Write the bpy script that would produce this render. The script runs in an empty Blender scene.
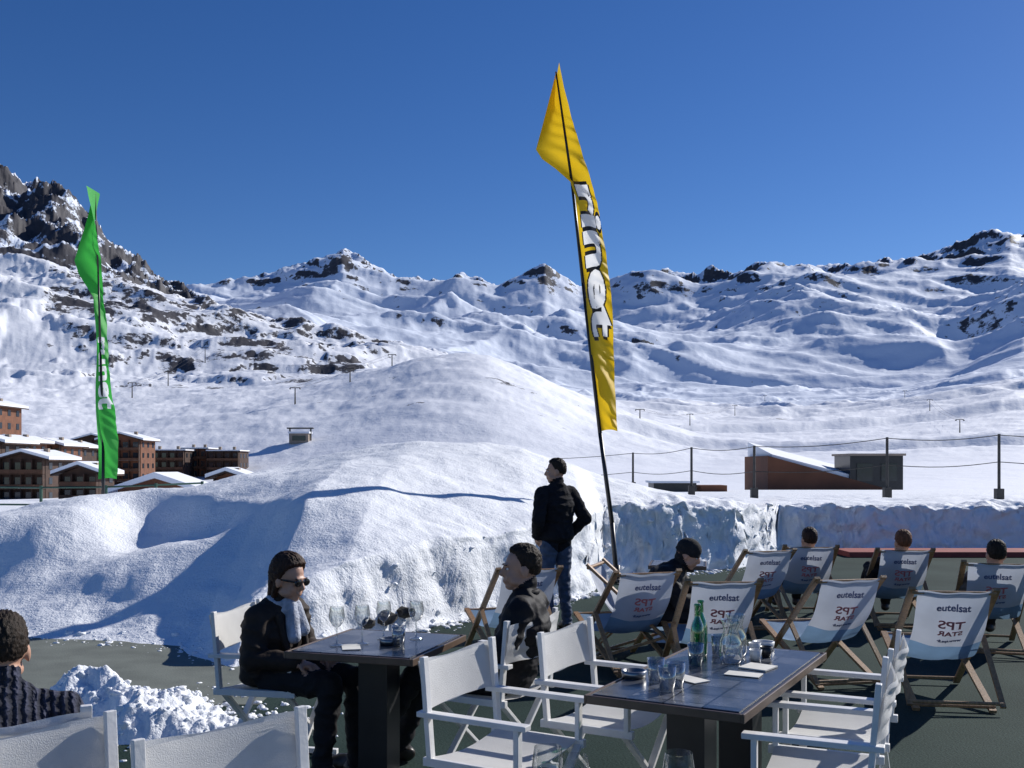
import bpy, bmesh, math, random
import numpy as np
from mathutils import Vector, Matrix, noise as mnoise
random.seed(7)
scene=bpy.context.scene
V=Vector
# ------------------------------------------------------------ materials
def new_mat(name):
    m=bpy.data.materials.new(name); m.use_nodes=True
    nt=m.node_tree; b=nt.nodes['Principled BSDF']; return m,nt,b
def mat(name,col,rough=.6,var=.15,vscale=8,bump=0,bscale=40,trans=0,metal=0,stretch=None,spec=.5,bdist=.01):
    m,nt,b=new_mat(name); N=nt.nodes; L=nt.links
    tc=N.new('ShaderNodeTexCoord'); mp=N.new('ShaderNodeMapping'); L.new(tc.outputs['Object'],mp.inputs[0])
    if stretch: mp.inputs['Scale'].default_value=stretch
    n=N.new('ShaderNodeTexNoise'); n.inputs['Scale'].default_value=vscale; n.inputs['Detail'].default_value=4
    L.new(mp.outputs[0],n.inputs['Vector'])
    r=N.new('ShaderNodeValToRGB'); r.color_ramp.elements[0].position=.3; r.color_ramp.elements[1].position=.7
    r.color_ramp.elements[0].color=[c*(1-var) for c in col]+[1]; r.color_ramp.elements[1].color=[min(1,c*(1+var)) for c in col]+[1]
    L.new(n.outputs[0],r.inputs[0]); L.new(r.outputs[0],b.inputs['Base Color'])
    b.inputs['Roughness'].default_value=rough; b.inputs['Metallic'].default_value=metal
    b.inputs['Specular IOR Level'].default_value=spec
    if bump:
        n2=N.new('ShaderNodeTexNoise'); n2.inputs['Scale'].default_value=bscale; n2.inputs['Detail'].default_value=4
        L.new(mp.outputs[0],n2.inputs['Vector'])
        bp=N.new('ShaderNodeBump'); bp.inputs['Strength'].default_value=bump; bp.inputs['Distance'].default_value=bdist
        L.new(n2.outputs[0],bp.inputs['Height']); L.new(bp.outputs[0],b.inputs['Normal'])
    if trans:
        t=N.new('ShaderNodeBsdfTranslucent'); L.new(r.outputs[0],t.inputs[0])
        mx=N.new('ShaderNodeMixShader'); mx.inputs[0].default_value=trans
        out=N['Material Output']; L.new(b.outputs[0],mx.inputs[1]); L.new(t.outputs[0],mx.inputs[2]); L.new(mx.outputs[0],out.inputs[0])
    return m
def glass(name,col=(.93,.95,.95),lo=.14):
    m,nt,b=new_mat(name); N=nt.nodes; L=nt.links
    t=N.new('ShaderNodeBsdfTransparent'); t.inputs[0].default_value=(*col,1)
    g=N.new('ShaderNodeBsdfGlossy'); g.inputs['Roughness'].default_value=.03
    lw=N.new('ShaderNodeLayerWeight'); lw.inputs['Blend'].default_value=.4
    mr=N.new('ShaderNodeMapRange'); mr.inputs['To Min'].default_value=lo; mr.inputs['To Max'].default_value=.95
    L.new(lw.outputs['Facing'],mr.inputs[0]); mx=N.new('ShaderNodeMixShader'); L.new(mr.outputs[0],mx.inputs[0]); L.new(t.outputs[0],mx.inputs[1]); L.new(g.outputs[0],mx.inputs[2])
    L.new(mx.outputs[0],N['Material Output'].inputs[0]); return m
M={}
M['white_wood']=mat('white_paint',(.8,.79,.77),.4,.06,12,.15,60)
M['canvas']=mat('white_canvas',(.8,.79,.77),.8,.07,6,.3,250,trans=.33)
M['deckcanvas']=mat('deck_canvas',(.54,.58,.66),.8,.08,5,.3,200,trans=.28)
M['deckblue']=mat('deck_canvas_blue',(.2,.33,.5),.8,.12,5,.3,200,trans=.28)
M['wood']=mat('varnished_wood',(.33,.19,.09),.45,.3,9,.2,50,stretch=(6,6,1))
M['ink_blue']=mat('ink_blue',(.08,.11,.25),.7)
M['ink_red']=mat('ink_red',(.5,.16,.17),.7)
M['black']=mat('black_metal',(.015,.015,.018),.4)
M['tabledark']=mat('table_dark',(.02,.02,.022),.35,.2)
M['tabletrim']=mat('table_trim',(.12,.08,.055),.4,.3)
M['glass']=glass('clear_glass')
M['greenglass']=glass('green_glass',(.12,.5,.22),.08)
M['yellow']=mat('yellow_fabric',(.8,.52,.015),.6,.08,1.5,.2,6,trans=.4,bdist=.05)
M['green']=mat('green_fabric',(.05,.42,.06),.6,.1,1.5,.2,6,trans=.4,bdist=.05)
M['whiteink']=mat('white_print',(.85,.85,.85),.6,.03,trans=.45)
M['blackink']=mat('black_print',(.04,.03,.03),.6)
M['skin']=mat('skin',(.5,.28,.19),.5,.08,30,.1,150)
M['lips']=mat('lips',(.42,.16,.13),.5)
M['eye']=mat('eye_white',(.7,.7,.68),.2,.02); M['pupil']=mat('pupil',(.02,.012,.01),.1)
M['hair_dark']=mat('hair_dark',(.028,.018,.012),.6,.5,14,.6,60,stretch=(6,6,1),spec=.25)
M['hair_brown']=mat('hair_brown',(.045,.02,.012),.55,.45,14,.6,60,stretch=(6,6,1),spec=.25)
M['hair_red']=mat('hair_auburn',(.18,.07,.035),.55,.4,14,.6,60,stretch=(6,6,1),spec=.25)
M['sweater_black']=mat('black_sweater',(.014,.014,.018),.9,.3,20,.6,120,spec=.2)
M['jacket_black']=mat('black_jacket',(.012,.011,.013),.7,.3,10,.3,40,spec=.25)
M['jacket_brown']=mat('brown_jacket',(.032,.022,.017),.75,.3,10,.3,60,spec=.3)
M['jacket_grey']=mat('grey_jacket',(.12,.1,.09),.7,.3,10,.5,60)
M['jeans']=mat('jeans',(.06,.085,.14),.85,.3,18,.4,120)
M['pants_black']=mat('black_trousers',(.013,.013,.016),.8,.2,10,.4,60,spec=.3)
M['shoe']=mat('shoe_leather',(.03,.022,.018),.4)
M['scarf']=mat('scarf_wool',(.42,.45,.52),.95,.35,25,.9,70)
M['sunglass']=mat('dark_lens',(.01,.01,.012),.05)
M['beanie']=mat('black_wool',(.012,.012,.014),.95,.3,20,.7,90)
def knit():
    m,nt,b=new_mat('cable_knit'); N=nt.nodes;L=nt.links
    tc=N.new('ShaderNodeTexCoord'); w=N.new('ShaderNodeTexWave'); w.inputs['Scale'].default_value=11; w.inputs['Distortion'].default_value=3; w.bands_direction='X'
    w.inputs['Detail Scale'].default_value=3
    v=N.new('ShaderNodeTexVoronoi'); v.inputs['Scale'].default_value=75
    L.new(tc.outputs['Object'],w.inputs[0]); L.new(tc.outputs['Object'],v.inputs['Vector'])
    a=N.new('ShaderNodeMath'); a.operation='MULTIPLY_ADD'; a.inputs[1].default_value=.5; L.new(v.outputs['Distance'],a.inputs[0]); L.new(w.outputs['Fac'],a.inputs[2])
    bp=N.new('ShaderNodeBump'); bp.inputs['Strength'].default_value=1; bp.inputs['Distance'].default_value=.015
    L.new(a.outputs[0],bp.inputs['Height']); L.new(bp.outputs[0],b.inputs['Normal'])
    r=N.new('ShaderNodeValToRGB'); r.color_ramp.elements[0].color=(.012,.014,.025,1); r.color_ramp.elements[1].color=(.045,.05,.085,1)
    L.new(w.outputs['Fac'],r.inputs[0]); L.new(r.outputs[0],b.inputs['Base Color']); b.inputs['Roughness'].default_value=.95
    return m
M['knit']=knit()
def tabletop():
    m,nt,b=new_mat('table_tiles'); N=nt.nodes;L=nt.links
    tc=N.new('ShaderNodeTexCoord'); br=N.new('ShaderNodeTexBrick'); br.offset=0; br.inputs['Scale'].default_value=1
    br.inputs['Brick Width'].default_value=.155; br.inputs['Row Height'].default_value=.155; br.inputs['Mortar Size'].default_value=.004
    br.inputs['Color1'].default_value=(.025,.032,.05,1); br.inputs['Color2'].default_value=(.12,.125,.14,1); br.inputs['Mortar'].default_value=(.015,.015,.015,1)
    L.new(tc.outputs['Object'],br.inputs[0])
    n=N.new('ShaderNodeTexNoise'); n.inputs['Scale'].default_value=14; n.inputs['Detail'].default_value=6; L.new(tc.outputs['Object'],n.inputs['Vector'])
    mx=N.new('ShaderNodeMixRGB'); mx.blend_type='OVERLAY'; mx.inputs[0].default_value=1; L.new(br.outputs[0],mx.inputs[1]); L.new(n.outputs[0],mx.inputs[2])
    L.new(mx.outputs[0],b.inputs['Base Color']); b.inputs['Roughness'].default_value=.22
    return m
M['tabletop']=tabletop()
def snow_mat(name,bump_scales,rock=False,rockscale=.03,base=(.88,.9,.93)):
    m,nt,b=new_mat(name); N=nt.nodes;L=nt.links
    ge=N.new('ShaderNodeNewGeometry'); b.inputs['Roughness'].default_value=.7; b.inputs['Specular IOR Level'].default_value=.25
    prev=None
    for sc,st,di in bump_scales:
        n=N.new('ShaderNodeTexNoise'); n.inputs['Scale'].default_value=sc; n.inputs['Detail'].default_value=5; n.inputs['Roughness'].default_value=.6
        L.new(ge.outputs['Position'],n.inputs['Vector'])
        bp=N.new('ShaderNodeBump'); bp.inputs['Strength'].default_value=st; bp.inputs['Distance'].default_value=di
        L.new(n.outputs[0],bp.inputs['Height'])
        if prev: L.new(prev.outputs[0],bp.inputs['Normal'])
        prev=bp
    L.new(prev.outputs[0],b.inputs['Normal'])
    b.inputs['Base Color'].default_value=(*base,1)
    if rock:
        at=N.new('ShaderNodeAttribute'); at.attribute_name='rock'
        n3=N.new('ShaderNodeTexNoise'); n3.inputs['Scale'].default_value=rockscale; n3.inputs['Detail'].default_value=8; n3.inputs['Roughness'].default_value=.72
        L.new(ge.outputs['Position'],n3.inputs['Vector'])
        a=N.new('ShaderNodeMath'); a.operation='MULTIPLY_ADD'; a.inputs[1].default_value=1.5; L.new(n3.outputs[0],a.inputs[0])
        s=N.new('ShaderNodeMath'); s.operation='SUBTRACT'; L.new(at.outputs['Fac'],s.inputs[0]); s.inputs[1].default_value=.75
        L.new(s.outputs[0],a.inputs[2])
        rr=N.new('ShaderNodeMapRange'); rr.inputs['From Min'].default_value=.46; rr.inputs['From Max'].default_value=.54
        L.new(a.outputs[0],rr.inputs[0])
        n4=N.new('ShaderNodeTexNoise'); n4.inputs['Scale'].default_value=rockscale*3; n4.inputs['Detail'].default_value=5
        L.new(ge.outputs['Position'],n4.inputs['Vector'])
        r4=N.new('ShaderNodeValToRGB'); r4.color_ramp.elements[0].color=(.022,.023,.03,1); r4.color_ramp.elements[1].color=(.10,.095,.105,1)
        L.new(n4.outputs[0],r4.inputs[0])
        mx=N.new('ShaderNodeMixRGB'); L.new(rr.outputs[0],mx.inputs[0]); mx.inputs[1].default_value=(*base,1); L.new(r4.outputs[0],mx.inputs[2])
        L.new(mx.outputs[0],b.inputs['Base Color'])
    return m
M['snow_near']=snow_mat('snow_near',[(5,.5,.06),(40,.5,.014)])
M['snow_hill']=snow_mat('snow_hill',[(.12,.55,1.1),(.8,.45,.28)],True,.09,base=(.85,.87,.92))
M['snow_far']=snow_mat('snow_far',[(.012,.5,6),(.06,.45,2)],True,.02,base=(.76,.82,.93))  # bluish base has the distance haze mixed into the snow colour
# ------------------------------------------------------------ mesh builder
class MB:
    def __init__(s): s.v=[];s.f=[];s.mi=[];s.mats=[]
    def add(s,vs,fs,m):
        if m not in s.mats: s.mats.append(m)
        k=s.mats.index(m); o=len(s.v); s.v+= [tuple(p) for p in vs]
        for f in fs: s.f.append(tuple(i+o for i in f)); s.mi.append(k)
    def box(s,c,d,m,R=None):
        c=V(c);x,y,z=[a/2 for a in d]
        ps=[V((a*x,b*y,e*z)) for a in(-1,1) for b in(-1,1) for e in(-1,1)]
        if R: ps=[R@p for p in ps]
        s.add([c+p for p in ps],[(0,1,3,2),(4,6,7,5),(0,4,5,1),(2,3,7,6),(0,2,6,4),(1,5,7,3)],m)
    def bar(s,p0,p1,w,h,m,up=(0,0,1)):
        p0=V(p0);p1=V(p1);d=(p1-p0);l=d.length;d.normalize();u=V(up)
        x=d.cross(u)
        if x.length<1e-3: x=d.cross(V((0,1,0)))
        x.normalize();z=x.cross(d)
        R=Matrix((x,d,z)).transposed(); s.box((p0+p1)/2,(w,l,h),m,R)
    def cyl(s,p0,p1,r0,r1,m,n=12,cap=True):
        p0=V(p0);p1=V(p1);d=(p1-p0).normalized(); a=d.orthogonal().normalized(); b=d.cross(a)
        vs=[]
        for p,r in((p0,r0),(p1,r1)):
            for i in range(n):
                t=2*math.pi*i/n; vs.append(p+a*math.cos(t)*r+b*math.sin(t)*r)
        fs=[(i,(i+1)%n,n+(i+1)%n,n+i) for i in range(n)]
        if cap: fs+= [tuple(range(n-1,-1,-1)),tuple(range(n,2*n))]
        s.add(vs,fs,m)
    def ell(s,c,r,m,R=None,nu=14,nv=9):
        c=V(c);vs=[];fs=[]
        for j in range(1,nv):
            ph=math.pi*j/nv
            for i in range(nu):
                t=2*math.pi*i/nu; p=V((r[0]*math.sin(ph)*math.cos(t),r[1]*math.sin(ph)*math.sin(t),r[2]*math.cos(ph)))
                vs.append(c+(R@p if R else p))
        top=len(vs); p=V((0,0,r[2])); vs.append(c+(R@p if R else p)); vs.append(c-(R@p if R else p))
        for j in range(nv-2):
            for i in range(nu):
                a=j*nu+i;b=j*nu+(i+1)%nu; fs.append((a,a+nu,b+nu,b))
        for i in range(nu):
            fs.append((top,i,(i+1)%nu)); fs.append((top+1,(nv-2)*nu+(i+1)%nu,(nv-2)*nu+i))
        s.add(vs,fs,m)
    def cap(s,p0,p1,r0,r1,m):
        p0=V(p0);p1=V(p1); s.ell(p0,(r0,)*3,m); s.ell(p1,(r1,)*3,m)
        if (p1-p0).length>1e-4: s.cyl(p0,p1,r0,r1,m,14)
    def lathe(s,prof,c,m,n=20):
        c=V(c);vs=[];fs=[]
        for r,z in prof:
            for i in range(n):
                t=2*math.pi*i/n; vs.append(c+V((r*math.cos(t),r*math.sin(t),z)))
        for j in range(len(prof)-1):
            for i in range(n):
                a=j*n+i;b=j*n+(i+1)%n; fs.append((a,b,b+n,a+n))
        s.add(vs,fs,m)
    def grid(s,fn,nu,nv,m):
        vs=[fn(i/nu,j/nv) for j in range(nv+1) for i in range(nu+1)]
        fs=[(j*(nu+1)+i,j*(nu+1)+i+1,(j+1)*(nu+1)+i+1,(j+1)*(nu+1)+i) for j in range(nv) for i in range(nu)]
        s.add(vs,fs,m)
    def mesh(s,name,smooth=False):
        me=bpy.data.meshes.new(name); me.from_pydata(s.v,[],s.f)
        for m in s.mats: me.materials.append(M[m])
        me.polygons.foreach_set('material_index',s.mi)
        if smooth: me.polygons.foreach_set('use_smooth',[True]*len(s.f))
        me.update(); return me
    def build(s,name,smooth=False,loc=(0,0,0),rz=0,parent=None,bevel=0):
        return place(s.mesh(name,smooth),name,loc,rz,parent,bevel)
def place(me,name,loc=(0,0,0),rz=0,parent=None,bevel=0,scale=1):
    o=bpy.data.objects.new(name,me); scene.collection.objects.link(o); o.location=loc; o.rotation_euler=(0,0,rz); o.scale=(scale,)*3
    if parent: o.parent=parent
    if bevel:
        b=o.modifiers.new('bevel','BEVEL'); b.width=bevel; b.segments=2; b.limit_method='ANGLE'
    return o
def empty(name,loc=(0,0,0),rz=0):
    o=bpy.data.objects.new(name,None); scene.collection.objects.link(o); o.location=loc; o.rotation_euler=(0,0,rz); o.empty_display_size=.2; return o
def face_rz(fx,fy): return math.atan2(-fx,fy)
def text2d(txt,size=1,offset=0):
    cu=bpy.data.curves.new('t','FONT'); cu.body=txt; cu.size=size; cu.align_x='CENTER'; cu.align_y='CENTER'; cu.offset=offset; cu.resolution_u=3
    o=bpy.data.objects.new('t',cu); scene.collection.objects.link(o)
    dg=bpy.context.evaluated_depsgraph_get(); me=bpy.data.meshes.new_from_object(o.evaluated_get(dg))
    bm=bmesh.new(); bm.from_mesh(me); bmesh.ops.triangulate(bm,faces=bm.faces)
    vs=[v.co.copy() for v in bm.verts]; fs=[tuple(v.index for v in f.verts) for f in bm.faces]; bm.free()
    bpy.data.objects.remove(o); bpy.data.curves.remove(cu); return vs,fs
# ------------------------------------------------------------ noise
def perlin(x,y,seed=0):
    xi=np.floor(x).astype(np.int64); yi=np.floor(y).astype(np.int64); xf=x-xi; yf=y-yi
    def g(ix,iy,dx,dy):
        h=(ix*374761393+iy*668265263+seed*144269504)&0xffffffff
        h=((h^(h>>13))*1274126177)&0xffffffff; h=h^(h>>16)
        a=(h&1023)*(2*np.pi/1024); return np.cos(a)*dx+np.sin(a)*dy
    u=xf*xf*xf*(xf*(xf*6-15)+10); v=yf*yf*yf*(yf*(yf*6-15)+10)
    a=g(xi,yi,xf,yf);b=g(xi+1,yi,xf-1,yf);c=g(xi,yi+1,xf,yf-1);d=g(xi+1,yi+1,xf-1,yf-1)
    return 1.5*((a*(1-u)+b*u)*(1-v)+(c*(1-u)+d*u)*v)
def fbm(x,y,o=5,seed=0,gain=.5):
    s=0;a=1
    for k in range(o): s=s+a*perlin(x*2**k+k*17.3,y*2**k-k*9.1,seed+k); a*=gain
    return s
def ridged(x,y,o=6,seed=0,gain=.5):
    s=0;a=1;w=1
    for k in range(o):
        r=(1-np.abs(perlin(x*2**k+k*31.3,y*2**k-k*7.1,seed+k)))**2
        s=s+a*r*w; w=np.clip(r*1.6,0,1); a*=gain
    return s-1.0
def sst(x,a=0,b=1):
    t=np.clip((x-a)/(b-a),0,1); return t*t*(3-2*t)
# ------------------------------------------------------------ terrain
EX=[-30,-8,-4.6,-3.0,-2.3,-1.64,-.33,1.0,1.35,1.8,3.7,4.6,5.2,10,30]
EY=[11,10.5,9.6,9.0,8.2,9.0,11.0,12.9,14.5,14.9,16.2,17.8,19.4,19.9,21]
def plate(X,Y): return 1.65-(np.interp(X/Y*996+512,[-900,150,330,1900],[501,501,490,490])-467)/996.*40
def edge(X,Y): return np.interp(X,EX,EY)+.13*fbm(X/1.3,Y/1.3,3,3)
def near_h(X,Y):
    e=edge(X,Y)
    Lp=np.interp(X,[-30,-4.6,-2.7,-2.1,-1.6,-.33,1.1,1.8,3.7,5,10,30],[.3,.3,.36,.55,.74,.86,.98,1.04,.96,.86,.80,.76])
    w=np.interp(X,[-6,-3,-1.9,0,3,30],[1.8,1.2,.55,.38,.3,.3])
    C=np.interp(X,[-30,-9,-7,-5.6,-4.5,-3.9,-3.3,-2.2,-1.5,-.5,.15,.87,1.6,2.5,3.4,4.5,30],[.45,.55,.68,1.0,1.45,1.72,1.88,2.03,2.07,2.05,1.97,1.75,1.48,1.28,1.10,.90,.78])
    cy=np.maximum(18,e+2.5); t=Y-e
    q=np.clip((t-w*.7)/(cy-e-w*.7),0,1)
    S=np.sin(q*np.pi/2)**1.15
    P=plate(X,Y)
    z=Lp*sst(t/w)+(C-Lp)*S
    z=z+(P-C)*sst((Y-cy)/7.)
    z=z+sst(X,1,2.5)*(.09*fbm(X/.55,Y/.55,4,36)+.04)*np.exp(-((t-.5)/.8)**2)*sst(t,0,.3)
    z=np.where(t<0,-.16,z)
    z=np.maximum(z,-.16)
    land=sst(t,0,.8)
    z=z+.62*np.exp(-(((X+6.2)/1.2)**4+((Y-13)/1.3)**4))*land
    z=z+.35*np.exp(-(((X+9.0)/1.6)**2+((Y-15)/1.8)**2))*land
    ax,ay,bx,by=-6.0,15.6,-1.9,10.6
    dx,dy=bx-ax,by-ay; l=math.hypot(dx,dy); s=((X-ax)*dx+(Y-ay)*dy)/l/l; n=-((X-ax)*dy-(Y-ay)*dx)/l
    n=n+.15*np.sin(s*7)
    z=z+.30*np.exp(-(np.where(n>0,n/1.6,n/.42))**2)*sst(s,-.1,.35)*(1-sst(s,.75,1.05))*land
    z=z+.22*np.exp(-(((X+3.6)/1.5)**2+((Y-11.3)/.7)**2))*land
    hp=.34*np.exp(-((((X+2.35)+(Y-6.6)*.5)/.62)**4+((Y-6.45)/.62)**4))+.25*np.exp(-(((X+3.3)/.5)**4+((Y-6.7)/.35)**4))
    hp=hp*(.85+.38*fbm(X/.35,Y/.35,5,11))
    z=np.where(t<.3,np.maximum(z,-.16+hp),z)
    fade=1-sst(Y,28,38)
    z=z+np.where(z>-.1,1,0)*(.07*fbm(X/2.2,Y/2.2,3,21)+.016*fbm(X/.5,Y/.5,4,29))*fade*sst(t,-.2,.6)
    face=np.exp(-((t/w-.5)/.6)**2)*sst(X,-3.4,-.8)
    z=z+face*.06*fbm(X/.6,Y/.6,3,41)*np.where(z>-.1,1,0)
    return z
PD=np.arange(-900,1901,1.0)
def kr(px,py,sm=25):
    a=np.interp(PD,px,py)
    if sm>1:
        kk=np.ones(sm)/sm
        for _ in range(3):
            ap=np.pad(a,sm//2,mode='edge'); a=np.convolve(ap,kk,'valid')[:len(PD)]
    return a
K=[(40,kr([0,150,330,1024],[501,501,490,490],1)),
 (90,kr([0,200,500,1024],[508,504,497,494])),
 (220,kr([-400,0,240,400,600,800,1024],[498,497,492,484,484,482,480])),
 (340,kr([-400,0,100,200,300,400,500,600,700,800,1024],[474,478,484,480,466,456,452,462,468,466,460])),
 (600,kr([-400,0,100,200,300,350,430,480,530,580,640,700,800,900,1024],[385,395,402,398,388,376,352,348,366,394,418,436,442,438,428])),
 (800,kr([-400,0,200,300,430,500,600,700,800,900,1024],[370,372,380,376,374,386,422,434,430,424,408])),
 (1300,kr([-800,-400,0,60,130,190,240,300,380,440,500,600,700,800,900,1024,1400],[230,240,258,274,287,301,312,322,340,358,378,398,408,412,404,386,360])),
 (1700,kr([-400,0,200,400,500,600,700,800,900,1024],[270,285,335,378,394,398,402,404,398,368])),
 (2400,kr([-800,-400,0,30,45,70,85,110,140,175,190,250,350,450,550,650,750,850,950,1024],[200,150,170,186,180,192,212,240,268,296,306,332,352,362,372,380,386,380,366,335],5)),
 (3000,kr([-400,0,100,200,300,400,500,600,700,760,850,920,960,1024],[220,230,280,325,305,318,338,345,350,346,332,342,362,318])),
 (3800,kr([-400,0,200,300,400,500,600,700,800,900,1024],[260,270,308,292,305,316,310,306,300,306,276])),
 (5000,kr([-400,0,180,200,240,290,330,343,365,395,430,460,500,520,545,560,580,610,650,680,700,740,780,800,850,890,920,960,1000,1010,1024,1400],[270,300,295,288,283,272,262,255,267,284,284,278,284,272,256,270,282,278,266,269,276,272,260,257,257,253,255,244,229,225,228,215],3)),
 (6000,kr([-400,1400],[330,310])),(9000,kr([-400,1400],[400,400])),(14000,kr([-400,1400],[466,466]))]
uu=np.concatenate([np.arange(-1.3,-.57,.012),np.arange(-.565,.565,1.15/996.),np.arange(.57,1.3,.012)])
Yf=np.concatenate([np.exp(np.arange(math.log(40),math.log(1000),.009)),np.exp(np.arange(math.log(1000),math.log(6000),.0045)),np.exp(np.arange(math.log(6000),math.log(14000),.05))])
pxc=uu*996+512
kz=np.array([1.65+(467-np.interp(pxc,PD,r))/996.*d for d,r in K]); kl=np.log([d for d,_ in K])
lf=np.log(Yf); Zf=np.empty((len(Yf),len(uu)))
for c in range(len(uu)): Zf[:,c]=np.interp(lf,kl,kz[:,c])
for it in range(30):
    Zs=Zf.copy(); Zs[1:-1]=.25*Zf[:-2]+.5*Zf[1:-1]+.25*Zf[2:]
    Zf=Zs
    if it==12: hold=Zf.copy()
far_w=sst(Yf,2000,2300)[:,None]; Zf=Zf*(1-far_w)+hold*far_w
UU,YY=np.meshgrid(uu,Yf); XX=UU*YY; PX=UU*996+512
amp=np.interp(YY,[40,90,220,340,600,800,1300,1700,2400,3000,3800,5000,6000],[0,.1,.5,1.6,4,9,22,32,78,110,122,74,40])
wx=XX+140*perlin(XX/800,YY/800,91)+.35*YY; wy=YY+140*perlin(XX/800+9,YY/800,92)
far=ridged(wx/1150,wy/900,7,100,.40)+.12*ridged(wx/260,wy/210,5,131,.45)
mid=ridged(XX/230+.3*perlin(XX/150,YY/150,8),YY/230,6,200,.46)
low=fbm(XX/80,YY/80,6,300,.52)
wf=sst(YY,1400,2400); wm=sst(YY,500,1100)
D=far*wf+(1-wf)*(mid*wm+(1-wm)*low*.6)
right=sst(PX,430,620)*(1-sst(YY,1700,2500)); D=D*(1-.5*right)
Zf=Zf+amp*D
Zf=Zf+sst(YY,4300,4800)*(1-sst(YY,5300,5700))*(32*ridged(XX/230,YY/260,5,170,.52)-6)
cg=sst(YY,1700,2100)*(1-sst(YY,2600,2900))*(1-sst(PX,190,260))
Zf=Zf+cg*(46*ridged(XX/165,YY/210,6,140,.55)-12)
cl_=sst(YY,640,760)*(1-sst(YY,1300,1450))*(1-sst(PX,350,470))
Zf=Zf+cl_*5*sst(fbm(XX/90,YY/60,5,180),.0,.3)
mg=sst(YY,500,640)*(1-sst(YY,1150,1300))*(1-sst(PX,120,220))*sst(fbm(XX/120,YY/120,2,66),-.3,.2)
Zf=Zf+mg*1.3*fbm(XX/11,YY/13,2,77)
Zf=Zf+sst(YY,300,450)*(1-sst(YY,1200,2000))*.9*fbm(XX/24,YY/24,4,78,.55)
for k_,(a0,b0,fr,ph) in enumerate([(700,.16,190,0.),(1050,.22,260,1.5),(1500,.12,330,.6),(430,.2,140,2.2)]):
    cyv=a0+b0*XX+60*np.sin(XX/fr+ph); dd=(YY-cyv)/(10+.022*YY)
    Zf=Zf+sst(PX,540,640)*(2.0+.004*YY)*(np.exp(-(dd-1.2)**2*3)-np.exp(-dd**2))
dZu=np.gradient(Zf,axis=1)/np.gradient(UU,axis=1)/YY
dZy=np.gradient(Zf,axis=0)/np.gradient(YY,axis=0)
slope=np.hypot(dZu,dZy)
nz=fbm(XX/140,YY/140,5,500); nz2=fbm(XX/45,YY/45,4,510); nz3=fbm(XX/26,YY/90,4,520)
elev=467-(Zf-1.65)/YY*996
rock=np.zeros_like(Zf)
regC=sst(YY,600,720)*(1-sst(YY,1350,1500))*(1-sst(PX,370,470))*sst(PX,10,80)
rock=np.maximum(rock,regC*(.18+.36*sst(nz+.7*nz2,-.1,.6)+.34*sst(slope,.42,.85)))
regB=sst(YY,1500,1800)*(1-sst(YY,2700,3000))*(1-sst(PX,220,300))
rock=np.maximum(rock,regB*(.26+.34*sst(slope+.5*nz3,.4,1.2)+.14*sst(nz,-.2,.5)))
regA=sst(YY,3200,4300)*sst(slope+.35*nz,.5,1.05)*(1-.75*sst(elev,272,312))
rock=np.maximum(rock,regA*.72)
regR=sst(YY,1700,3000)*sst(slope+.5*nz2,.65,1.3)
rock=np.maximum(rock,regR*.48)
regH=sst(YY,330,420)*(1-sst(YY,900,1100))*sst(PX,240,330)*(1-sst(PX,560,640))*(.17+.18*sst(nz2,.0,.6))
rock=np.maximum(rock,regH)
regV=sst(YY,900,1100)*(1-sst(YY,1700,2000))*sst(PX,560,640)*.5*sst(nz+.5*nz2,.45,.9)
rock=np.maximum(rock,regV)
del wx,wy,far,mid,low
def sheet(name,X,Y,Z,m,rockv=None):
    r,c=X.shape; co=np.stack([X,Y,Z],-1).reshape(-1,3).astype(np.float32)
    i=np.arange(r*c).reshape(r,c); q=np.stack([i[:-1,:-1],i[:-1,1:],i[1:,1:],i[1:,:-1]],-1).reshape(-1)
    me=bpy.data.meshes.new(name); me.vertices.add(r*c); me.vertices.foreach_set('co',co.ravel())
    F=len(q)//4; me.loops.add(4*F); me.loops.foreach_set('vertex_index',q.astype(np.int32)); me.polygons.add(F)
    me.polygons.foreach_set('loop_start',np.arange(0,4*F,4,dtype=np.int32)); me.polygons.foreach_set('use_smooth',np.ones(F,bool))
    me.update(calc_edges=True); me.materials.append(M[m])
    if rockv is not None:
        a=me.attributes.new('rock','FLOAT','POINT'); a.data.foreach_set('value',rockv.ravel().astype(np.float32))
    return place(me,name)
un=np.concatenate([np.arange(-1.3,-.57,.02),np.arange(-.565,.565,1.8/996.),np.arange(.57,1.3,.02)])
ye=np.full(len(un),12.0)
for _ in range(120): ye=.75*ye+.25*np.interp(un*ye,EX,EY)
ra=np.linspace(0,1,150,endpoint=False)[:,None]; rb=np.linspace(0,1,95,endpoint=False)[:,None]; rc=np.linspace(0,1,260)[:,None]
YN=np.concatenate([4.6*((ye-.5)/4.6)**ra, (ye-.5)+1.65*rb, (ye+1.15)*(40.4/(ye+1.15))**rc])
UN=np.broadcast_to(un,YN.shape); XN=UN*YN; ZN=near_h(XN,YN); ZN[-1]-=.05
st=np.abs(np.gradient(ZN,axis=0)/np.gradient(YN,axis=0)); k=sst(st,.7,1.8)*(ZN>-.1)*sst(XN,-4,-1)
k=k*(.45+.55*sst(XN,.2,1.4))
YN2=YN+k*(.10*fbm(XN/.42,ZN/.3,5,61,.6)+.07*np.abs(fbm(XN/.2,ZN/.16,3,63))); XN2=XN+k*.05*fbm(XN/.3+5,ZN/.3,4,62)
sheet('snow_bank',XN2,YN2,ZN,'snow_near')
i1=int(np.searchsorted(Yf,1400))
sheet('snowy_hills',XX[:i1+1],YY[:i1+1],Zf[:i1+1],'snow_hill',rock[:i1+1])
sheet('snowy_mountains',XX[i1:],YY[i1:],Zf[i1:],'snow_far',rock[i1:])
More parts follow.
